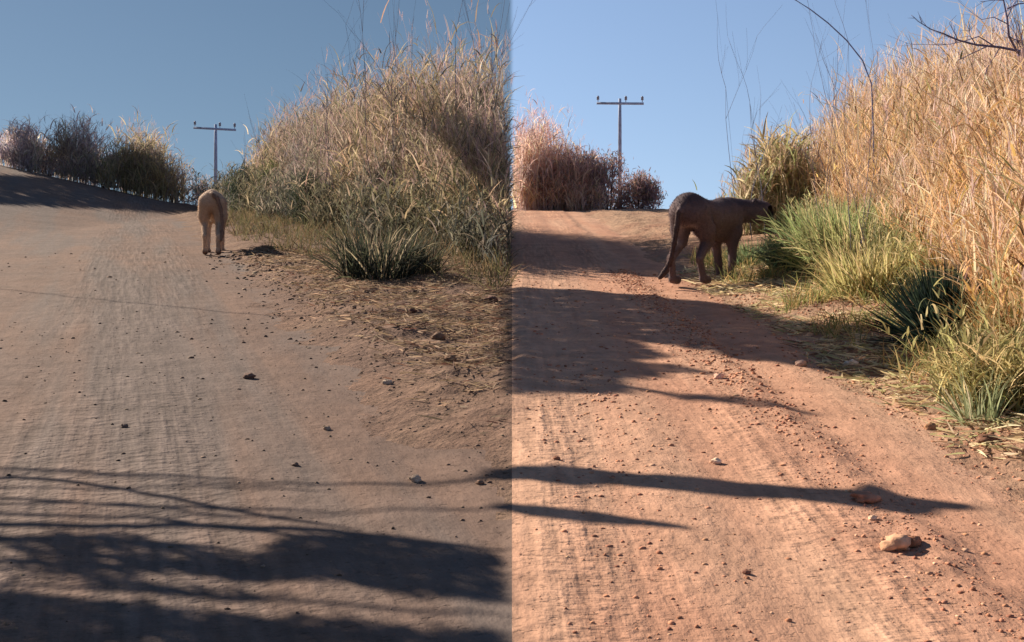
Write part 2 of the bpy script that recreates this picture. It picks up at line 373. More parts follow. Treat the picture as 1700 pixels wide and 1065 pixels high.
grass_mass(g, Q, .5 + .9 * rng.random(len(Q)) * (1 + fbm(Q[:, 0], Q[:, 1])), [(126, 122, 104), (98, 98, 86), (158, 144, 126), (76, 76, 70), (108, 108, 88)], [3, 3, 2, 3, 2], leaves=7, leaf_len=(.15, .45), leaf_w=.024, clipx=(0.0, -1), bend=.9, lean=.35)
tag(g.build('tall_grass', M_plant, origin=(-3, 22, 1)), 'thicket of tall tangled grey-straw grass on the bank behind the rough soil', 'tall grass', kind='stuff')

# eastern thicket
def EE(y): return np.interp(y, [6.0, 6.6, 9, 12.5, 17, 34], [2.55, 2.7, 3.35, 3.85, 4.4, 6.3])
def okE(x, y):
    e = EE(y) + .3 * fbm(y * .7, 2.2)
    return (x > e) & (x < e + 2.6 + .06 * y)
P = region_pts(11000, 2.4, 9, 6.0, 30, okE)
P = P[rng.random(len(P)) < np.clip(12 / P[:, 1], .25, 1)]
H = top_height(P, [1200, 1240, 1290, 1330, 1400, 1450, 1500, 1560, 1640, 1700, 2100], [330, 330, 320, 270, 190, 140, 115, 95, 85, 70, 60], hmax=2.9)
H *= 1 + .42 * fbm(P[:, 0] * 2.4, P[:, 1] * 1.4) + .08 * rng.normal(0, 1, len(H))
e = EE(P[:, 1]); H *= .42 + .58 * sm((P[:, 0] - e + .1) / .9)
g = Geo(); grass_mass(g, P, H, STRAW_E, [4, 4, 3, 2, 1], leaves=3, plume=PLUME_E, plume_p=.6, lean=.12, bend=.3, leaf_w=.013, leafbend=(.3, 1.4))
QE = region_pts(2600, 2.3, 9, 6.0, 24, lambda x, y: (x > EE(y) - .25 + .5 * fbm(y * 1.3, 5.2)) & (x < EE(y) + .55) & ~((y > 7.3) & (y < 9.6) & (x < 3.75)))
grass_mass(g, QE, .28 + .5 * rng.random(len(QE)), [(176, 172, 120), (140, 140, 98), (206, 188, 146), (104, 106, 76)], [3, 3, 2, 2], leaves=7, leaf_len=(.12, .32), leaf_w=.014, bend=.8, lean=.35, leafbend=(.2, 2.0))
SHAG_E = [(220, 184, 140), (194, 154, 114), (160, 126, 92), (214, 180, 112), (100, 78, 60), (144, 138, 92)]
grass_mass(g, P, H, SHAG_E, [4, 4, 3, 2, 2, 1], leaves=8, leaf_len=(.10, .30), leaf_w=.015, bend=.4, lean=.18, leafbend=(.2, 2.0))
tag(g.build('tall_grass', M_plant, origin=(4, 12, 1)), 'thicket of tall upright golden grass rising along the right verge', 'tall grass', kind='stuff')

def tuft(name, label, cat, px, py, n, h, rad, pal, wts, lean=.5, bend=.8, w=.014, group=None, plume=None, K=5, at_d=None, mat=None, leaves=0, jit=.25, clipx=None):
    c = at(px, py) if at_d is None else np.array([(px - 850) / F * at_d, at_d, float(zt((px - 850) / F * at_d, at_d))])
    g = Geo(); r = rad * np.sqrt(rng.random(n)); a = rng.uniform(0, 6.2832, n)
    P = np.stack([c[0] + r * np.cos(a), c[1] + r * np.sin(a)], 1); P = np.concatenate([P, (zt(P[:, 0], P[:, 1]) - .01)[:, None]], 1)
    if clipx is not None: P = P[(P[:, 0] - clipx[0]) * clipx[1] > 0]; n = len(P); a = a[:n] if len(a) != n else a
    az = rng.uniform(0, 6.2832, n) if len(a) != n else a + rng.normal(0, .7, n)
    Hs = h * rng.uniform(1 - jit * 2, 1 + jit * .4, n)
    if leaves: grass_mass(g, P, Hs, pal, wts, leaves=leaves, plume=plume, lean=lean, bend=bend, leaf_w=w, clipx=clipx)
    else: g.add(*blades(P, az, np.abs(rng.normal(0, lean, n)), np.abs(rng.normal(0, bend, n)), Hs, w * rng.uniform(.7, 1.3, n), palette(pal, wts, n), K=K))
    return tag(g.build(name, mat or M_plant, origin=c), label, cat, group)

# leafy bush: woody stems carrying many leaf-sized faces
def bush(name, label, cat, base, w_, h_, n, pal, wts, leaf=.05, group=None, blobs=9, spiky=0.0, stemcol=(70, 55, 48), depth=None, clipx=None, taper=0.5):
    base = np.asarray(base, float); g = Geo(); s = Geo(); depth = depth or w_ * .8
    cl = []
    for i in range(blobs):
        t = (i + .5) / blobs; zz = h_ * (0.08 + .86 * t); wr = 1 - taper * t
        cl.append([rng.uniform(-.38, .38) * w_ * wr, rng.uniform(-.38, .38) * depth * wr, zz, rng.uniform(.20, .34) * w_ * (1 - .45 * taper * t)])
    cl = np.array(cl)
    for i, (x, y, z, r) in enumerate(cl):
        p0 = np.array([x * .15, y * .15, -.03]); p2 = np.array([x, y, z + r * .6]); p1 = (p0 + p2) / 2 + rng.normal(0, .06, 3) * h_ * .4
        tube(s, [p0 + base, p1 + base, p2 + base], [.012 * h_ + .006, .009 * h_ + .004, .004], lin(*stemcol), n=5)
    k = rng.integers(0, blobs, n); d = rng.normal(0, 1, (n, 3)); d /= np.linalg.norm(d, axis=1)[:, None]
    rr = cl[k, 3] * rng.random(n) ** .45 * (1 + .25 * rng.normal(0, 1, n))
    P = cl[k, :3] + d * rr[:, None] * np.array([1, 1, 1.15]); P[:, 2] = np.maximum(P[:, 2], .02)
    P = P + base
    if clipx is not None: P = P[(P[:, 0] - clipx[0]) * clipx[1] > 0.02]; n = len(P)
    lc = palette(pal, wts, n) * (1 + .3 * fbm(P[:, 0] * 3.1, P[:, 2] * 3.3 + P[:, 1]))[:, None]
    g.add(*blades(P, rng.uniform(0, 6.3, n), rng.uniform(0.1, 1.6 - spiky, n), rng.uniform(0, .9, n), leaf * rng.uniform(.7, 1.7, n), leaf * .38 * rng.uniform(.7, 1.3, n) * (1 - .5 * spiky), lc, K=2))
    root = empty(name, base, label, cat, group)
    s.build('stem', M_wood, root); g.build('foliage', M_leaf, root)
    return root
def grassbush(label, px, py, d, wpx, hpx, n, pal, wts, plume, clipx=None, group=None, peak=.5, zfix=None):
    """a mound of tall plumed grass, peaked in the middle"""
    x = (px - 850) / F * d; base = np.array([x, d, float(zt(x, d))]); W = wpx / F * d; Hh = hpx / F * d
    u = rng.normal(0, .26, n); v = rng.uniform(-.5, .5, n); P = np.stack([x + u * W, d + v * min(W, 2.2) * .8], 1)
    P = np.concatenate([P, zt(P[:, 0], P[:, 1])[:, None]], 1)
    Hs = Hh * (1 - peak * np.clip(np.abs(u) * 2, 0, 1) ** 1.1) * rng.uniform(.45, 1.05, n)
    if clipx is not None: k = (P[:, 0] - clipx[0]) * clipx[1] > .01; P = P[k]; Hs = Hs[k]
    g = Geo(); grass_mass(g, P, Hs, pal, wts, leaves=6, plume=plume, plume_p=.8, lean=.14, bend=.35, leaf_w=.03, stem_w=.018, leaf_len=(.3, .55), clipx=clipx)
    return tag(g.build('grass_clump', M_feather, origin=base), label, 'grass clump', group)

# --- west side plants on the crest
PINK_W = [(228, 208, 202), (210, 194, 186), (230, 214, 194), (176, 160, 160), (176, 170, 142)]
grassbush('dusky plumed grass clump on the crest at the far left edge', 38, 275, 36.5, 90, 90, 420, PINK_W, [3, 2, 1, 3, 1], PLUME_W, group='grass clumps along the western crest')
grassbush('dark narrow grass clump on the crest between two neighbours', 132, 290, 36.8, 90, 128, 420, PINK_W, [2, 2, 1, 5, 1], [(100, 84, 88), (90, 78, 84)], group='grass clumps along the western crest')
grassbush('broad olive-tan grass clump on the crest left of the utility pole', 238, 318, 36.4, 120, 140, 620, [(198, 180, 148), (180, 164, 134), (152, 136, 122), (156, 150, 112)], [3, 3, 2, 2], PLUME_W, group='grass clumps along the western crest')
PK = [(206, 188, 184), (176, 162, 162), (214, 196, 184), (150, 150, 130)]
for (px, py, wp, hp, lb) in [(82, 285, 80, 48, 'low dusky brush between the first two crest clumps'), (178, 300, 70, 50, 'low dusky brush between the dark clump and the olive clump'), (288, 335, 90, 62, 'low brown brush sloping down toward the utility pole'), (335, 345, 70, 40, 'small dark brush right behind the tan big cat')]:
    d = 36.6; x = (px - 850) / F * d
    bush('brush', lb, 'brush', (x, d, float(zt(x, d))), wp / F * d, hp / F * d, 900, PK, [2, 3, 1, 1], leaf=.10, blobs=8, spiky=.3, group='low brush along the western crest')
# green bushes at the foot of the western thicket
GR_W = [(70, 84, 60), (58, 74, 60), (92, 100, 66), (50, 62, 56)]
b = at(402, 352); bush('leafy_bush', 'blue-green leafy bush just right of the tan big cat', 'bush', b, 1.15, 1.1, 2400, GR_W, [2, 3, 1, 2], leaf=.07, spiky=.5, blobs=9, group='green bushes under the grey thicket')
b = at(448, 352); bush('leafy_bush', 'yellow-green bush at the left foot of the grey thicket', 'bush', b, 1.1, 1.15, 2200, [(104, 112, 66), (88, 100, 62), (120, 118, 76)], [2, 2, 1], leaf=.06, spiky=.5, blobs=9, group='green bushes under the grey thicket')
b = at(515, 374); bush('leafy_bush', 'dark green rounded bush low in front of the grey thicket', 'bush', b, 1.2, 1.0, 2400, [(60, 70, 54), (48, 58, 50), (84, 86, 62)], [2, 2, 1], leaf=.055, spiky=.5, blobs=9, group='green bushes under the grey thicket')
tuft('grass_tuft', 'dark olive grass tuft with straw stems on the bank edge', 'grass tuft', 625, 458, 620, .70, .42, [(84, 86, 68), (58, 64, 54), (176, 160, 134), (44, 46, 42)], [3, 3, 2, 2], lean=.45, bend=.9, w=.016)
tuft('grass_tuft', 'small dark grass tuft right of the olive tuft on the bank', 'grass tuft', 688, 452, 260, .55, .28, [(84, 84, 66), (66, 66, 56), (120, 104, 84)], [3, 3, 2], lean=.5, bend=.9, w=.014)

# --- east side plants
PINK_E = [(228, 200, 184), (218, 190, 178), (236, 212, 192), (190, 162, 152), (200, 184, 150)]
grassbush('pinkish plumed grass clump on the crest, cut by the picture seam', 885, 350, 36.5, 170, 192, 1500, PINK_E, [3, 3, 2, 1, 1], [(224, 176, 160), (210, 160, 150)], clipx=(0.02, 1), group='plants behind the red road crest', peak=.75)
grassbush('pinkish-brown grass clump sloping down beside the tallest pinkish one', 948, 350, 36.7, 100, 130, 700, PINK_E, [2, 3, 1, 3, 1], [(214, 176, 170), (190, 160, 160)], group='plants behind the red road crest', peak=.6)
for (px, hp, wp, lb) in [(960, 92, 110, 'dark twiggy shrub against the pinkish grass clump'), (1012, 84, 120, 'purplish-brown shrub at the foot of the right utility pole'), (1058, 50, 90, 'small bluish shrub nearest the dark big cat')]:
    d = 36.8; x = (px - 850) / F * d
    bush('shrub', lb, 'shrub', (x, d, float(zt(x, d))), wp / F * d, hp / F * d, 5200, [(176, 144, 140), (144, 124, 132), (196, 164, 146), (128, 134, 112)], [3, 3, 2, 1], leaf=.10, blobs=10, spiky=.3, group='plants behind the red road crest')
for (px, hp, wp, lb) in [(915, 60, 130, 'low rusty brush in front of the pinkish clump')]:
    d = 36.0; x = (px - 850) / F * d
    bush('brush', lb, 'brush', (x, d, float(zt(x, d))), wp / F * d, hp / F * d, 1000, [(196, 152, 132), (156, 120, 108), (214, 174, 146)], [3, 3, 2], leaf=.10, blobs=8, spiky=.3, clipx=(0.02, 1))
def eclump(px, py, d, wpx, hpx, n, lb, pal, wts, plume, peak=.5): return grassbush(lb, px, py, d, wpx, hpx, n, pal, wts, plume, peak=peak)
eclump(1290, 350, 19, 140, 190, 700, 'feathery brown grass clump behind the head of the dark big cat', [(214, 198, 164), (190, 176, 144), (150, 140, 114), (166, 172, 124)], [3, 3, 2, 3], [(210, 182, 160), (180, 150, 140)])
GR_E = [(150, 184, 88), (126, 160, 78), (186, 200, 112), (92, 120, 70)]
G1 = [(152, 168, 112), (132, 150, 100), (190, 192, 140), (104, 118, 88)]
GG = 'green tufts on the right verge'
tuft('grass_tuft', 'bright green grass tuft right of the dark big cat', 'grass tuft', 1385, 444, 1300, .78, .46, G1, [4, 3, 3, 2], lean=.45, bend=1.2, w=.022, group=GG)
tuft('grass_tuft', 'dark blue-green grass tuft in front of the cat muzzle', 'grass tuft', 1326, 446, 1000, .46, .28, [(112, 130, 100), (84, 102, 84), (156, 164, 126)], [3, 3, 1], lean=.45, bend=.8, w=.020, group=GG)
tuft('grass_tuft', 'green grass tuft between the bright green one and the golden thicket', 'grass tuft', 1424, 450, 1100, .78, .42, [(180, 178, 124), (144, 150, 102), (214, 194, 150), (112, 110, 80)], [3, 3, 3, 2], lean=.5, bend=1.2, w=.020, group=GG)
tuft('grass_tuft', 'yellow-straw grass tuft left of the round dark spiky plant', 'grass tuft', 1448, 488, 800, .52, .34, [(206, 194, 136), (172, 166, 112), (226, 206, 160), (120, 116, 80)], [3, 3, 2, 2], lean=.6, bend=.7, w=.018, group=GG)
tuft('grass_tuft', 'low shaded green tuft behind the front paw of the dark big cat', 'grass tuft', 1250, 440, 420, .32, .24, [(120, 136, 96), (92, 108, 80), (168, 168, 126)], [3, 3, 1], lean=.5, bend=.7, w=.018, group=GG)
tuft('spiky_plant', 'round dark green spiky plant in the shade of the verge', 'spiky plant', 1572, 572, 1300, .56, .12, [(40, 54, 46), (30, 42, 40), (66, 78, 60)], [3, 3, 1], lean=.8, bend=.10, w=.016, jit=.12)
tuft('spiky_plant', 'pale green spiky plant near the right edge above the litter', 'spiky plant', 1622, 700, 70, .32, .10, [(176, 182, 146), (140, 150, 112), (206, 198, 164)], [3, 3, 1], lean=.6, bend=.5, w=.012, jit=.2)
tuft('grass_tuft', 'olive-straw grass tuft beside the right picture edge', 'grass tuft', 1690, 668, 260, .34, .36, [(196, 186, 140), (150, 146, 104), (220, 200, 160), (110, 106, 78)], [3, 3, 2, 2], lean=.5, bend=.9, w=.011, leaves=7)
tuft('grass_tuft', 'tan grass tuft between the spiky dark plant and golden thicket', 'grass tuft', 1712, 610, 500, .6, .25, [(190, 150, 100), (150, 126, 84), (110, 100, 66)], [3, 3, 2], lean=.3, bend=.7, w=.012)
# straw lying across the verges
def litter(label, pts, ln, wd, pal, wts, origin):
    n = len(pts); g = Geo()
    g.add(*blades(pts + np.array([0, 0, .012]), rng.uniform(0, 6.3, n), rng.uniform(1.25, 1.62, n), rng.uniform(-.2, .35, n), ln * rng.uniform(.4, 1.4, n), wd * rng.uniform(.5, 1.5, n), palette(pal, wts, n), K=3))
    return tag(g.build('straw', M_plant, origin=origin), label, 'straw', kind='stuff')
P = region_pts(9000, 1.9, 3.6, 5.2, 15, lambda x, y: (x > edge_right(y) - .05 + .3 * rng.random(len(x)) ** 2) & (fbm(x * 2.2, y * 2.2) > -.06))
litter('dry straw litter scattered on the red right verge', P, .12, .014, [(232, 214, 178), (206, 184, 146), (176, 172, 128), (130, 104, 84)], [3, 3, 3, 2], (2.6, 8, .5))
P = region_pts(15000, -4.5, -.05, 5.6, 18, lambda x, y: (x > edge_left(y) + .15 + .6 * rng.random(len(x))) & (y < 17 - 2.2 * x) & (fbm(x * 1.8, y * 1.8) + .1 * rng.random(len(x)) > .0 - .12 * (y > 9)))
litter('dry straw litter scattered on the brown bank', P, .12, .010, [(176, 152, 128), (150, 130, 108), (120, 104, 84), (108, 80, 68)], [3, 3, 2, 2], (-2, 12, .6))
# short ground plants of the verges
P = region_pts(700, 2.2, 3.6, 5.6, 16, lambda x, y: (x > edge_right(y) + .25) & (fbm(x * 1.9 + 4, y * 1.9) > .02))
g = Geo(); n = 7
for j in range(n): g.add(*blades(P + rng.normal(0, .03, P.shape) * [1, 1, 0], rng.uniform(0, 6.3, len(P)), rng.uniform(.1, 1.0, len(P)), rng.uniform(.2, 1.2, len(P)), rng.uniform(.08, .28, len(P)), .009, palette([(146, 146, 92), (116, 122, 78), (196, 166, 116)], [2, 2, 2], len(P)), K=3))
tag(g.build('short_grass', M_plant, origin=(2.8, 9, .5)), 'short mixed green and straw grass on the right verge', 'grass', kind='stuff')
P = region_pts(620, -7, -.05, 9, 30, lambda x, y: (x > edge_left(y) + .6) & (y < 17.0 - 2.33 * x) & (fbm(x * 1.9 + 4, y * 1.9) > .0) & (y > 11.5 - 1.6 * x))
g = Geo()
for j in range(n): g.add(*blades(P + rng.normal(0, .04, P.shape) * [1, 1, 0], rng.uniform(0, 6.3, len(P)), rng.uniform(.1, 1.0, len(P)), rng.uniform(.2, 1.2, len(P)), rng.uniform(.12, .4, len(P)), .012, palette([(110, 104, 76), (90, 88, 64), (128, 108, 84)], [2, 2, 2], len(P)), K=3))
tag(g.build('short_grass', M_plant, origin=(-3, 16, .8)), 'short dull grass along the foot of the grey thicket', 'grass', kind='stuff')

# ---------------------------------------------------------------- stones and gravel
def ico():
    t = (1 + 5 ** .5) / 2
    V = np.array([(-1, t, 0), (1, t, 0), (-1, -t, 0), (1, -t, 0), (0, -1, t), (0, 1, t), (0, -1, -t), (0, 1, -t), (t, 0, -1), (t, 0, 1), (-t, 0, -1), (-t, 0, 1)], float)
    V /= np.linalg.norm(V[0])
    Fx = np.array([(0, 11, 5), (0, 5, 1), (0, 1, 7), (0, 7, 10), (0, 10, 11), (1, 5, 9), (5, 11, 4), (11, 10, 2), (10, 7, 6), (7, 1, 8), (3, 9, 4), (3, 4, 2), (3, 2, 6), (3, 6, 8), (3, 8, 9), (4, 9, 5), (2, 4, 11), (6, 2, 10), (8, 6, 7), (9, 8, 1)])
    return V, Fx
def subdiv(V, Fx):
    V = list(map(tuple, V)); cache = {}; out = []
    def mid(a, b):
        k = (min(a, b), max(a, b))
        if k not in cache:
            m = (np.array(V[a]) + np.array(V[b])) / 2; m /= np.linalg.norm(m); V.append(tuple(m)); cache[k] = len(V) - 1
        return cache[k]
    for a, b, c in Fx:
        x, y, z = mid(a, b), mid(b, c), mid(c, a); out += [(a, x, z), (b, y, x), (c, z, y), (x, y, z)]
    return np.array(V), np.array(out)
IV, IF = ico(); IV2, IF2 = subdiv(*subdiv(IV, IF))
def gravel(label, pts, size, pal, wts, origin):
    n = len(pts); s = size[:, None, None] * rng.uniform(.6, 1.3, (n, 1, 3)) * np.array([1, 1, .7])
    V = IV[None] * s * rng.uniform(.7, 1.25, (n, 12, 1)) + pts[:, None, :]
    Fx = (IF[None] + (np.arange(n) * 12)[:, None, None]).reshape(-1, 3)
    C = np.repeat(palette(pal, wts, n)[:, None], 12, 1).reshape(-1, 3)
    o = mesh_obj('gravel', V.reshape(-1, 3) - np.array(origin), Fx, M_stone, None, C); o.location = origin
    return tag(o, label, 'gravel', kind='stuff')
SOIL_E = [(186, 134, 104), (170, 118, 92), (146, 98, 78), (204, 160, 130)]
SOIL_W = [(114, 94, 80), (98, 80, 68), (84, 66, 56), (130, 110, 94)]  # darkened like the western soils for the dimmer exposure
def okg(x, y):
    pr = np.exp(-((x - 1.38 - .12 * fbm(y * 1.1, 4.)) / .16) ** 2) * 1.0 + .05 + .35 * (x > edge_right(y) - .1) + .25 * np.exp(-((x - .45) / .25) ** 2) * (y < 8)
    return rng.random(len(x)) < pr * (.35 + 1.3 * (fbm(x * 2.5, y * 2.5) + .3))
P = region_pts(16000, .01, 3.2, 3.1, 15, okg); sz = .0035 + .012 * rng.random(len(P)) ** 4
gravel('small red clods and gravel strewn along the right road edge', P, sz * np.clip(P[:, 1] / 6, .8, 1.15), SOIL_E, [3, 3, 2, 1], (1.4, 6, .3))
def okg2(x, y):
    pr = .16 * (y < 10) + .02 + .9 * (x > edge_left(y) + .1) + .5 * np.exp(-((x - edge_left(y)) / .2) ** 2)
    return rng.random(len(x)) < pr * (.35 + 1.3 * (fbm(x * 2, y * 2) + .3))
P = region_pts(7000, -7, -.01, 3.1, 18, okg2); P = P[np.abs(P[:, 0]) < .45 * P[:, 1] + .3]; sz = .003 + .012 * rng.random(len(P)) ** 3
gravel('small brown clods and gravel on the left road and its bank', P, sz * np.clip(P[:, 1] / 7, .8, 2.4), SOIL_W, [3, 3, 3, 1], (-1.6, 8, .4))
def stone(px, py, wpx, lb, col, grp=None, flat=.65):
    c = at(px, py); s = wpx / F * c[1] / 2
    V = IV2 * np.array([1, .85, flat]) * s
    o1, o2 = rng.uniform(0, 90, 2)
    V = V * (1 + 1.1 * fbm(IV2[:, 0] * 1.7 + o1, IV2[:, 1] * 1.7 + IV2[:, 2] * 2.3 + o2, 4))[:, None]
    cols = np.broadcast_to(lin(*col), V.shape)
    o = mesh_obj('stone', V, IF2, M_stone, None, cols); o.location = (c[0], c[1], c[2] + s * flat * .45)
    return tag(o, lb, 'stone', grp)
GW = 'stones on the western road and bank'; GE = 'stones on the red road'
stone(413, 628, 20, 'dark reddish stone lying alone mid-way down the left road', (104, 80, 70), GW)
stone(207, 709, 12, 'small dark pebble on the grey tyre tracks', (96, 80, 74), GW)
stone(643, 637, 16, 'pale stone on the smooth edge of the left road', (170, 150, 132), GW)
stone(746, 602, 26, 'largest brown clod on the straw-strewn bank', (118, 90, 70), GW)
stone(728, 562, 22, 'brown clod just behind the largest clod on the bank', (118, 92, 74), GW)
stone(630, 549, 16, 'brown clod at the foot of the bank below the olive tuft', (112, 86, 70), GW)
stone(690, 540, 14, 'reddish clod on the bank between two brown clods', (122, 88, 72), GW)
stone(543, 713, 14, 'pale-topped small stone right of the tyre tracks', (146, 126, 110), GW)
stone(690, 799, 22, 'pale flat stone beside a thin shadow streak', (168, 146, 128), GW)
stone(797, 804, 14, 'brown pebble at the end of a thin shadow streak', (120, 92, 76), GW)
stone(491, 773, 12, 'dark pebble leading a trail of crumbs on the left road', (104, 84, 74), GW)
stone(685, 518, 14, 'dark red clod high on the bank', (104, 70, 58), GW)
stone(815, 500, 18, 'dark red clod on the bank under the thicket edge', (96, 68, 60), GW)
stone(1488, 911, 50, 'large pale tan rock on the ridge of the red road', (206, 160, 128), GE)
stone(1512, 905, 34, 'brown clod leaning against the large pale rock', (150, 104, 80), GE)
stone(1436, 831, 42, 'flat brown rock lying in the long shadow streak', (170, 120, 96), GE, .5)
stone(1449, 862, 16, 'small pale stone between the two biggest rocks', (226, 190, 160), GE)
stone(1188, 769, 18, 'small bright stone above the long shadow streak', (232, 196, 166), GE)
stone(924, 762, 12, 'dark pebble near the seam above the long shadow streak', (140, 96, 76), GE)
stone(1193, 628, 18, 'pale pink stone on the ridge below the dark shadow', (226, 180, 156), GE)
stone(1330, 607, 20, 'pale stone on the lit rim of the verge shadow', (206, 170, 150), GE)
stone(1412, 608, 22, 'whitish stone inside the verge shadow', (222, 206, 190), GE)
stone(1240, 1003 - 50, 14, 'dark pebble alone on the lower red road', (128, 86, 70), GE)
stone(1640, 735, 34, 'dark reddish clod under the litter at the right edge', (120, 84, 66), GE)
stone(1545, 712, 20, 'tan clod at the litter edge left of the reddish clod', (160, 120, 90), GE)

# ---------------------------------------------------------------- utility poles
def pole(label, px, arm_py, width_px, d, rot):
    x = (px - 850) / F * d; zb = float(zt(x, d)); za = EYE + (HOR - arm_py) / F * d; W = width_px / F * d
    root = empty('utility_pole', (x, d, zb), label, 'utility pole', 'wooden utility poles behind the crest')
    col = lin(150, 162, 188)  # pale blue-grey: distance haze put into the pole colour
    g = Geo(); tube(g, [(x, d, zb - .3), (x, d, za - 1), (x, d, za + .28)], [.12, .095, .08], col, n=10); g.build('pole', M_wood, root, smooth=True)
    g = Geo(); box(g, (x, d - .2, za), (W, .11, .12), col, rot); g.build('crossarm', M_wood, root)
    for fr in (-.47, .12, .47):
        q = np.array([x + fr * W, d - .2, za - fr * W * math.sin(rot) + .08]); g = Geo()
        tube(g, [q, q + [0, 0, .10], q + [0, 0, .11], q + [0, 0, .22], q + [0, 0, .23], q + [0, 0, .32]], [.02, .02, .075, .06, .085, .035], lin(130, 136, 156), n=8); g.build('insulator', M_metal, root, smooth=True)  # insulators lightened too, haze put into their colour
    return root
pole('wooden utility pole with crossarm above the tan big cat', 358, 214, 70, 70, R(3))
pole('wooden utility pole with crossarm above the purplish shrub', 1029, 172, 78, 64, R(0.5))

# ---------------------------------------------------------------- bare twigs and canes standing over the grass
def spray(geo, p, dirv, length, r, depth, col, spread=.5, n=(2, 4)):
    pts = [np.array(p, float)]; d = np.array(dirv, float); d /= np.linalg.norm(d); k = 5
    for i in range(k):
        d = d + rng.normal(0, .07, 3); d /= np.linalg.norm(d); pts.append(pts[-1] + d * length / k)
    tube(geo, pts, np.linspace(r, r * .35, k + 1), col, n=5)
    if depth > 0:
        for j in range(rng.integers(*n) + 1):
            i = rng.integers(1, k + 1); dv = d + rng.normal(0, spread, 3); spray(geo, pts[i], dv, length * rng.uniform(.35, .65), r * .5, depth - 1, col, spread, n)
TW = .55
def twigs(label, px, py_base, py_top, d, count, col, name='bare_shrub', grp=None, r=.010, wpx=50):
    g = Geo(); x = (px - 850) / F * d; zb = float(zt(x, d)); H = EYE + (HOR - py_top) / F * d - zb
    for i in range(count):
        q = np.array([x + rng.normal(0, wpx / F * d * .3), d + rng.normal(0, .2), zb]); q[2] = float(zt(q[0], q[1]))
        spray(g, q, (rng.normal(0, .06), rng.normal(0, .06), 1), H * rng.uniform(.75, 1.0), r * .7, 2, lin(*col), .25, (1, 3))
    return tag(g.build(name, M_wood, origin=(x, d, zb)), label, 'bare shrub', grp)
DW = (104, 100, 118)
twigs('bare twigs spiking out of the highest left part of the grey thicket', 655, 200, 40, 20.5, 5, DW, grp='bare shrubs in the grey thicket')
twigs('tall bare twigs above the grey thicket near the picture seam', 785, 200, 15, 18.5, 5, DW, grp='bare shrubs in the grey thicket', wpx=70)
twigs('dark bare twigs on the left shoulder of the grey thicket', 545, 200, 135, 24, 6, DW, grp='bare shrubs in the grey thicket', wpx=80)
twigs('faint bare twigs behind the blue-green bush', 430, 330, 205, 31, 4, DW, grp='bare shrubs in the grey thicket', wpx=60)
twigs('thin bare stems over the feathery clump beside the cat head', 1240, 330, 135, 17.5, 3, (112, 116, 140), grp='bare stems over the golden thicket', wpx=60, r=.009)
twigs('thin bare stems on the left shoulder of the golden thicket', 1370, 300, 150, 13.5, 4, (112, 104, 120), grp='bare stems over the golden thicket', wpx=120, r=.006)
twigs('thin bare stems where the long arching cane starts', 1450, 300, 55, 11.5, 4, (112, 104, 120), grp='bare stems over the golden thicket', wpx=60, r=.005)
g = Geo(); d = 14.5
pp = [(1452, 330), (1450, 220), (1447, 140), (1432, 100), (1405, 66), (1375, 38), (1345, 15), (1315, -4), (1280, -20)]
tube(g, [up(a, b, d + .05 * i) for i, (a, b) in enumerate(pp)], np.linspace(.010, .006, len(pp)), lin(120, 124, 158), n=6)
q = up(1452, 330, d); tube(g, [(q[0], q[1], float(zt(q[0], q[1]))), q], [.018, .016], lin(96, 96, 118))
tag(g.build('dry_cane', M_wood, origin=(q[0], q[1], float(zt(q[0], q[1])))), 'long bare cane arching out of the golden thicket to the upper left', 'cane')
# bare tree at the top right
g = Geo(); cb = lin(104, 98, 124); d = 9.2; tx = 4.15; tz = float(zt(tx, d)); root = empty('bare_tree', (tx, d, tz), 'leafless dark branches over the golden thicket in the top right corner', 'tree')
tube(g, [(tx, d, tz - .1), (tx - .05, d, tz + 1.3), up(1720, 92, d), up(1690, 88, d)], [.05, .04, .03, .022], cb, n=8); g.build('trunk', M_wood, root)
def limb(pts, r, sub=5):
    g = Geo(); P = [up(a, b, d + j) for a, b, j in pts]; r = r * .62; tube(g, P, np.linspace(r, r * .4, len(P)), cb, n=6)
    for i in range(sub):
        k = rng.integers(0, len(P)); spray(g, P[k], (rng.normal(-.3, .7), rng.normal(0, .4), rng.normal(.35, .5)), rng.uniform(.12, .32), r * .4, 1, cb, .6)
    g.build('branch', M_wood, root)
limb([(1700, 86, 0), (1660, 78, .05), (1620, 74, .1), (1590, 66, .1), (1565, 55, .12), (1545, 48, .15)], .018, 7)
limb([(1650, 76, .05), (1625, 60, .1), (1600, 68, .2), (1572, 74, .25)], .010, 4)
limb([(1690, 88, 0), (1675, 60, -.05), (1672, 30, -.1), (1666, 0, -.1), (1660, -25, -.1)], .016, 6)
limb([(1674, 40, -.1), (1650, 28, -.15), (1630, 32, -.15)], .008, 3)
limb([(1672, 14, -.1), (1690, 6, -.1), (1712, 4, -.1)], .012, 3)
limb([(1640, 76, .05), (1610, 90, .05), (1590, 100, .0)], .008, 3)

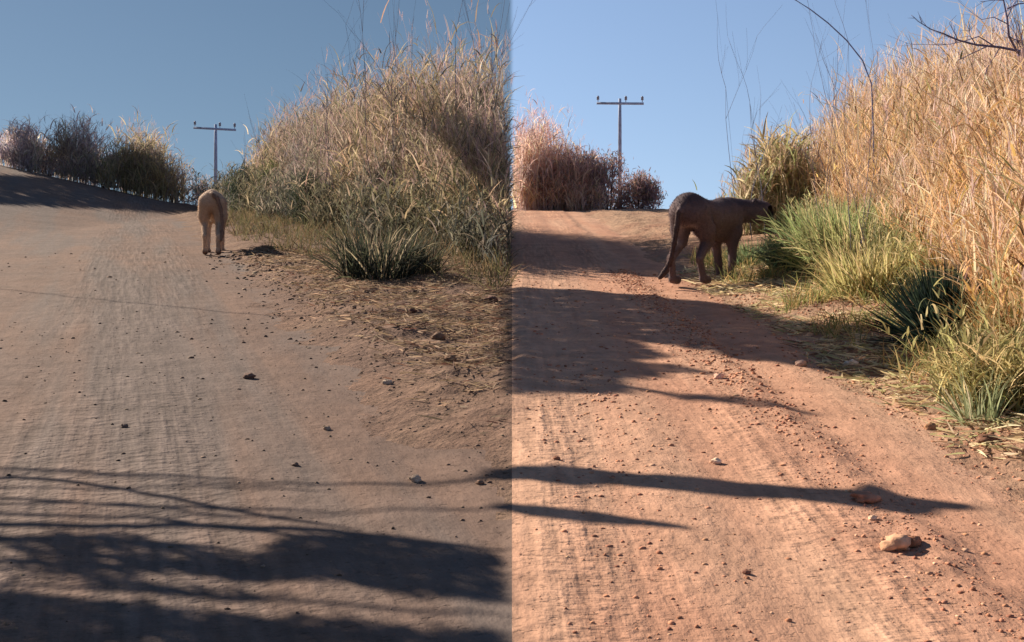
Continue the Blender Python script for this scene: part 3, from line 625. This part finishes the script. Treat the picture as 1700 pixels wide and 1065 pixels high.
# ---------------------------------------------------------------- big cats
def smin(a, b, k):
    h = np.clip(.5 + .5 * (b - a) / k, 0, 1); return b * (1 - h) + a * h - k * h * (1 - h)
def surface_nets(f, org, h):
    s = f < 0; nx_, ny_, nz_ = f.shape
    acc = np.zeros((nx_ - 1, ny_ - 1, nz_ - 1, 3)); cnt = np.zeros((nx_ - 1, ny_ - 1, nz_ - 1))
    cor = [(i, j, k) for i in (0, 1) for j in (0, 1) for k in (0, 1)]
    sl = lambda c, n: slice(c, c + n - 1)
    for a in cor:
        for ax in range(3):
            if a[ax]: continue
            b_ = list(a); b_[ax] = 1
            A = f[sl(a[0], nx_), sl(a[1], ny_), sl(a[2], nz_)]; B = f[sl(b_[0], nx_), sl(b_[1], ny_), sl(b_[2], nz_)]
            cr = (A < 0) != (B < 0); t = np.where(cr, A / np.where(cr, A - B, 1), 0)
            p = np.array(a, float)[None, None, None] + t[..., None] * (np.array(b_) - np.array(a))
            acc += p * cr[..., None]; cnt += cr
    m = cnt > 0; idx = -np.ones(m.shape, int); idx[m] = np.arange(m.sum())
    V = (acc[m] / cnt[m][:, None] + np.argwhere(m)) * h + org
    Q = []
    for ax in range(3):
        A = s.take(range(s.shape[ax] - 1), ax); B = s.take(range(1, s.shape[ax]), ax)
        for p in np.argwhere(A != B):
            o1, o2 = [o for o in range(3) if o != ax]
            if p[o1] < 1 or p[o2] < 1 or p[o1] >= m.shape[o1] or p[o2] >= m.shape[o2]: continue
            c = []
            for u, v in ((-1, -1), (0, -1), (0, 0), (-1, 0)):
                q = p.copy(); q[o1] += u; q[o2] += v; c.append(idx[tuple(q)])
            flip = A[tuple(p)] ^ (ax == 1)
            Q.append(c if flip else c[::-1])
    return V, np.array(Q)
def big_cat(label, loc, heading, colf, hind, fore, tail, head_turn=0.0, head_drop=0.0, scale=1.0, hip_w=1.0, fat=1.0, thigh=1.0, narrow=1.0):
    """hind / fore: forward offsets of the (left, right) paws; tail: list of (x, y, z)"""
    caps = []; K = .05
    def cap(a, b, ra, rb, k=K): caps.append((np.array(a, float), np.array(b, float), ra, rb, k))
    cap((-.50, 0, .80), (-.12, 0, .72), .185, .180); cap((-.12, 0, .72), (.32, 0, .72), .180, .200); cap((.32, 0, .73), (.48, 0, .75), .200, .165)
    cap((-.16, 0, .60), (.34, 0, .58), .115, .145); cap((.30, 0, .86), (.44, 0, .85), .07, .07)
    caps[:] = [(a, b, ra * fat, rb * fat, k) for a, b, ra, rb, k in caps]
    n0 = np.array([.48, 0, .80]); hd = np.array([.48 + .33 * math.cos(head_turn), .33 * math.sin(head_turn), .835 - head_drop])
    cap(n0, hd, .150, .122); fw = np.array([math.cos(head_turn * 1.3), math.sin(head_turn * 1.3), -.25]); sd_ = np.array([-fw[1], fw[0], 0])
    cap(hd, hd + fw * .06 + [0, 0, .015], .132, .118, .03); cap(hd + fw * .08 + [0, 0, -.015], hd + fw * .175 + [0, 0, -.02], .078, .060, .03)
    cap(hd + fw * .07 + [0, 0, -.045], hd + fw * .15 + [0, 0, -.03], .045, .032, .02)
    for s in (-1, 1):
        e = hd + sd_ * s * .082 + np.array([0, 0, .098]) - fw * .02; cap(e, e + [0, 0, .035], .030, .017, .015)
    for s, dx in zip((1, -1), hind):
        w = .115 * s * hip_w
        cap((-.50, w * .8, .76), (-.42 + dx * .3, w * 1.15, .58), .135 * thigh, .10 * thigh); cap((-.42 + dx * .3, w * 1.15, .58), (-.40 + dx * .5, w * 1.1, .46), .095 * thigh, .07 * thigh)
        cap((-.40 + dx * .5, w * 1.1, .46), (-.62 + dx * .8, w, .275), .066, .040, .03); cap((-.62 + dx * .8, w, .275), (-.56 + dx, w, .07), .037, .037, .02)
        cap((-.56 + dx, w, .055), (-.46 + dx, w, .045), .045, .047, .02)
    for s, dx in zip((1, -1), fore):
        w = .115 * s
        cap((.40, w * .9, .76), (.36, w * 1.1, .56), .105, .085); cap((.36, w * 1.1, .56), (.36 + dx * .3, w, .44), .08, .062)
        cap((.36 + dx * .3, w, .44), (.38 + dx * .75, w, .20), .055, .043, .03); cap((.38 + dx * .75, w, .20), (.38 + dx, w, .06), .040, .040, .02)
        cap((.39 + dx, w, .05), (.48 + dx, w, .045), .046, .048, .02)
    n = len(tail)
    for i in range(n - 1):
        cap(tail[i], tail[i + 1], .034 - .010 * min(i / (n - 1) * 1.6, 1) + (.012 if i == n - 2 else 0), .034 - .010 * min((i + 1) / (n - 1) * 1.6, 1), .02)
    h = .014; lo = np.array([min(min(c[0][0], c[1][0]) for c in caps) - .22, -.42, -.05]); hi = np.array([1.2, .42, 1.15])
    ax = [np.arange(lo[i], hi[i], h) for i in range(3)]; G = np.stack(np.meshgrid(*ax, indexing='ij'), -1)
    f = np.full(G.shape[:3], 1.0)
    for a, b, ra, rb, k in caps:
        r = max(ra, rb) + .12; l_ = np.minimum(a, b) - r; u_ = np.maximum(a, b) + r
        sl = tuple(slice(max(0, int((l_[i] - lo[i]) / h)), max(1, int((u_[i] - lo[i]) / h))) for i in range(3))
        g_ = G[sl]; ab = b - a; t = np.clip(((g_ - a) @ ab) / (ab @ ab + 1e-9), 0, 1)
        dist = np.linalg.norm(g_ - a - t[..., None] * ab, axis=-1) - (ra + (rb - ra) * t)
        f[sl] = smin(f[sl], dist, k)
    V, Q = surface_nets(f, lo, h)
    C = colf(V, hd, fw)
    V = V * scale * np.array([1, narrow, 1])
    root = empty('big_cat', loc, label, 'big cat'); root.rotation_euler = (0, 0, heading)
    o = mesh_obj('body', V, Q, M_fur, root, C, True)
    fn = np.cross(V[Q[:, 2]] - V[Q[:, 0]], V[Q[:, 3]] - V[Q[:, 1]]); vn = np.zeros_like(V)
    for j in range(4): np.add.at(vn, Q[:, j], fn)
    vn /= np.linalg.norm(vn, axis=1)[:, None] + 1e-9
    cen = np.array([.0, 0, .6]) * scale
    if ((V - cen) * vn).sum() < 0: vn = -vn
    k = rng.integers(0, len(V), 30000); p_ = V[k] + rng.normal(0, .005, (30000, 3)); hd_ = vn[k] * .30 + np.array([-.7, 0, -.45]) + rng.normal(0, .12, (30000, 3)); hd_ /= np.linalg.norm(hd_, axis=1)[:, None]
    sdv = np.cross(hd_, rng.normal(0, 1, (30000, 3))); sdv /= np.linalg.norm(sdv, axis=1)[:, None] + 1e-9
    ln_ = rng.uniform(.006, .017, (30000, 1)) * scale * np.where(p_[:, 2:3] < .12, .4, 1)
    HV = np.stack([p_ - sdv * .0022, p_ + sdv * .0022, p_ + hd_ * ln_ + sdv * .0006, p_ + hd_ * ln_ - sdv * .0006], 1).reshape(-1, 3)
    hc = np.repeat(C[k] * rng.uniform(.85, 1.18, (30000, 1)), 4, 0)
    mesh_obj('coat', HV, np.arange(120000).reshape(-1, 4), M_plant, root, np.clip(hc, 0, .9))
    for s in (-1, 1):
        e = (hd + fw * .115 + sd_ * s * .045 + np.array([0, 0, .045])) * scale
        ev = IV2 * .014 * scale; oe = mesh_obj('eye', ev, IF2, M_metal, root, np.broadcast_to(lin(60, 45, 20), ev.shape), True); oe.location = e
    ev = IV2 * np.array([.014, .022, .014]) * scale; on = mesh_obj('nose', ev, IF2, M_metal, root, np.broadcast_to(lin(40, 28, 28), ev.shape), True); on.location = (hd + fw * .232 + [0, 0, .004]) * scale; on.rotation_euler = (0, 0, head_turn * 1.3)
    return root
def col_tan(V, hd, fw):
    c = np.repeat(lin(180, 155, 134)[None], len(V), 0)
    c = c + (lin(226, 204, 180) - c) * (sm((.60 - V[:, 2]) / .2) * sm((.10 - np.abs(V[:, 1])) / .06))[:, None]      # pale inner legs and belly
    c = c + (lin(96, 66, 54) - c) * (sm((.10 - V[:, 2]) / .08))[:, None] * .9                                      # dark paws
    tl = (V[:, 0] < -.66) & ((V[:, 2] > .37) | (V[:, 1] < -.145)); c[tl] = c[tl] + (lin(92, 66, 58) - c[tl]) * .75
    return c * (1 + .5 * fbm(V[:, 0] * 7 + V[:, 1] * 5, V[:, 2] * 7))[:, None]
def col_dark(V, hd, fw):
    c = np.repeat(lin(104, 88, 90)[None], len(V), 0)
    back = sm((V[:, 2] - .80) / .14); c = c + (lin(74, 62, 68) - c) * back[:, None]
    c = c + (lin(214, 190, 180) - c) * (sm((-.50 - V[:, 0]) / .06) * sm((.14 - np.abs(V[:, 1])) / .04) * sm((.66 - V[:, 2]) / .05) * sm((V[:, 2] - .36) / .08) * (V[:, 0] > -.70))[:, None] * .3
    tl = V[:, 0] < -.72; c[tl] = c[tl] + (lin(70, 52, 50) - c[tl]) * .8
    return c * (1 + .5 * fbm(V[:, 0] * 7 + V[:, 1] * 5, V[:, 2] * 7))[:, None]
p = at(339, 424)
big_cat('tan big cat seen from behind walking away up the grey-brown road', (p[0] + .0, p[1] + .55, p[2] + .01), R(101), col_tan, (.10, -.10), (-.12, .14),
        [(-.62, -.01, .88), (-.70, -.10, .82), (-.71, -.16, .66), (-.70, -.18, .48), (-.71, -.18, .32), (-.74, -.16, .22)], head_drop=.05, fat=.80, hip_w=1.0, thigh=.98, narrow=.86)
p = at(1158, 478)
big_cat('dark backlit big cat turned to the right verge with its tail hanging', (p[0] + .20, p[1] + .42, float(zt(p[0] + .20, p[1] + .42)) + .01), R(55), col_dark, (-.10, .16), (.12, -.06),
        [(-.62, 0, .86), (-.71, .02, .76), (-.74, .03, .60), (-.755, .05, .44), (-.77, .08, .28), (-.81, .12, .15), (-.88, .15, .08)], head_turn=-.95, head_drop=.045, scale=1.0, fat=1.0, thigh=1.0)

# ---------------------------------------------------------------- trees west of the roads that throw the shadows (out of the frame, above and to the left)
def inside(poly, x, y):
    c = np.zeros(len(x), bool); j = len(poly) - 1
    for i in range(len(poly)):
        xi, yi = poly[i]; xj, yj = poly[j]
        c ^= ((yi > y) != (yj > y)) & (x < (xj - xi) * (y - yi) / (yj - yi + 1e-12) + xi); j = i
    return c
def shade_tree(label, trunk, th, masses, limbs, pal=((66, 82, 52), (52, 68, 42), (84, 92, 58))):
    """masses: (pixel polygon of the shadow, height above it, leaf cover, leaf size); limbs: (pixel polyline, height, radius)"""
    tz = float(zt(*trunk)); root = empty('shade_tree', (trunk[0], trunk[1], tz), label, 'tree', 'trees along the west side')
    top = np.array([trunk[0] + .3, trunk[1] - .1, tz + th]); g = Geo()
    tube(g, [(trunk[0], trunk[1], tz - .2), (trunk[0] + .1, trunk[1], tz + th * .5), top], [.15, .12, .08], lin(96, 82, 70), n=10); g.build('trunk', M_wood, root)
    lf = Geo(); br = Geo()
    for poly, hgt, cover, size, *gap in masses:
        G_ = np.array([at(a, b)[:2] for a, b in poly]); lo = G_.min(0); hi = G_.max(0)
        n = int(cover * np.prod(hi - lo) / (size * size * .5)); x = rng.uniform(lo[0], hi[0], n); y = rng.uniform(lo[1], hi[1], n)
        k = inside(G_, x, y) & (fbm(x * .9 + y * .5, y * 6.0, 4) > (gap[0] if gap else -.6)); x = x[k]; y = y[k]; n = len(x)
        t = (hgt + rng.uniform(-.35, .35, n) * min(hgt * .3, 1.2)) / L[2]
        Pq = np.stack([x, y, zt(x, y)], 1) + L[None] * t[:, None]
        lf.add(*blades(Pq, rng.uniform(0, 6.3, n), rng.uniform(.2, 2.6, n), rng.uniform(0, .6, n), size * rng.uniform(.7, 1.4, n), size * .6, palette(pal, [1] * len(pal), n), K=2))
        if n:
            for j in range(7):      # boughs that stay inside the crown
                a, b_ = Pq[rng.integers(n)], Pq[rng.integers(n)]; tube(br, [a, (a + b_) / 2, b_], [.018, .014, .006], lin(96, 82, 70), n=5)
    for line, hgt, rad in limbs:
        Gp = []
        for (a0, b0), (a1, b1) in zip(line[:-1], line[1:]):
            for s in np.linspace(0, 1, 5)[:-1]: Gp.append(at(a0 + (a1 - a0) * s, b0 + (b1 - b0) * s))
        Gp.append(at(*line[-1]))
        Gp = np.array(Gp) + L[None] * (hgt / L[2]) + rng.normal(0, .006, (len(Gp), 3))
        r0, r1, fs = rad if isinstance(rad, tuple) else (rad, rad, .5)
        rr = np.interp(np.linspace(0, 1, len(Gp)), [0, fs - .04, fs + .02, .85, 1], [r0, r0 + .1 * (r1 - r0), r1, r1 * .9, r1 * .35]); tube(br, Gp, rr, lin(96, 82, 70), n=6)
        tube(br, [top, (top + Gp[0]) / 2 + [0, 0, .1], Gp[0]], [.05, .03, r0], lin(96, 82, 70), n=6)
    br.build('branches', M_wood, root)
    if lf.n: lf.build('crown', M_crown, root)
    return root
shade_tree('leafy tree left of the near road, its boughs reaching over the dirt', (-9.6, 9.6), 2.6, [
    ([(-60, 985), (120, 990), (300, 1012), (600, 1035), (834, 1052), (834, 1200), (-200, 1200)], 2.6, 6, .05, -.30),
    ([(500, 888), (620, 885), (740, 908), (834, 920), (834, 1000), (700, 990), (560, 962), (450, 930), (440, 905)], 2.6, 5.5, .045, -.30),
    ([(30, 885), (210, 882), (300, 915), (440, 925), (560, 962), (430, 968), (300, 952), (160, 958), (-40, 945)], 2.6, 3.5, .04, -.08),
    ([(-40, 940), (160, 955), (500, 985), (420, 1000), (100, 980), (-40, 975)], 2.6, 2.5, .035, .03),
    ([(250, 905), (520, 890), (520, 965), (380, 960)], 2.6, 2.5, .035, .02)],
    [([(-90, 774), (60, 780), (430, 797)], 2.6, .014), ([(-90, 795), (60, 795), (200, 810), (420, 852), (600, 880)], 2.5, .018),
     ([(-90, 868), (150, 873), (330, 874), (560, 882), (845, 914)], 2.5, .024), ([(-90, 835), (200, 835), (430, 862)], 2.5, .010),
     ([(-90, 900), (150, 893), (420, 915)], 2.4, .02), ([(-90, 930), (250, 945), (840, 975)], 2.6, .015), ([(-90, 1010), (400, 1050), (845, 1063)], 2.6, .02), ([(-90, 808), (160, 812), (330, 806), (560, 816)], 2.7, .009), ([(-90, 822), (260, 842), (560, 850)], 2.6, .013), ([(-90, 852), (230, 858), (500, 890), (700, 905)], 2.5, .014), ([(-90, 885), (200, 905), (620, 935), (840, 958)], 2.6, .012), ([(-90, 965), (300, 985), (640, 1012), (840, 1020)], 2.6, .012)])
shade_tree('tree left of the near road whose long bare limbs streak the red dirt', (-10.4, 12.2), 3.2, [],
    [([(-90, 781), (430, 801), (700, 806), (850, 786), (1000, 792), (1180, 808), (1400, 826), (1500, 834), (1600, 842)], 3.0, (.006, .10, .375)),
     ([(-90, 840), (430, 858), (700, 846), (851, 843), (960, 855), (1140, 876)], 3.0, (.005, .065, .60))])
shade_tree('tall dense tree standing far left whose crown shades the red road', (-13.4, 18.5), 4.4, [
    ([(846, 478), (960, 480), (1090, 490), (1230, 508), (1320, 535), (1450, 545), (1530, 570), (1530, 618), (1440, 628), (1330, 607), (1200, 588), (1120, 572), (1000, 556), (846, 540)], 4.6, 6.5, .08),
    ([(846, 543), (960, 552), (1050, 566), (1110, 592), (1040, 598), (1100, 622), (1030, 628), (1050, 652), (930, 650), (846, 654)], 4.4, 7, .06),
    ([(1040, 600), (1120, 604), (1190, 622), (1080, 615)], 4.4, 3, .05), ([(1020, 640), (1200, 655), (1380, 690), (1180, 668)], 4.4, 2.2, .05),
    ([(1010, 424), (1100, 436), (1240, 452), (1240, 464), (1100, 460), (990, 452)], 5.4, 4.5, .08)],
    [([(-90, 470), (400, 520), (850, 530), (1300, 570)], 4.6, (.012, .012, .5))])
shade_tree('added unseen tree far left shading the bend of the grey-brown road', (-31.0, 46.0), 7.0, [  # added out of view to cast the wedge of shade on the bend
    ([(-60, 287), (60, 294), (180, 314), (300, 338), (345, 348), (280, 352), (180, 346), (60, 340), (-60, 334)], 7.6, 4.0, .18)], [])
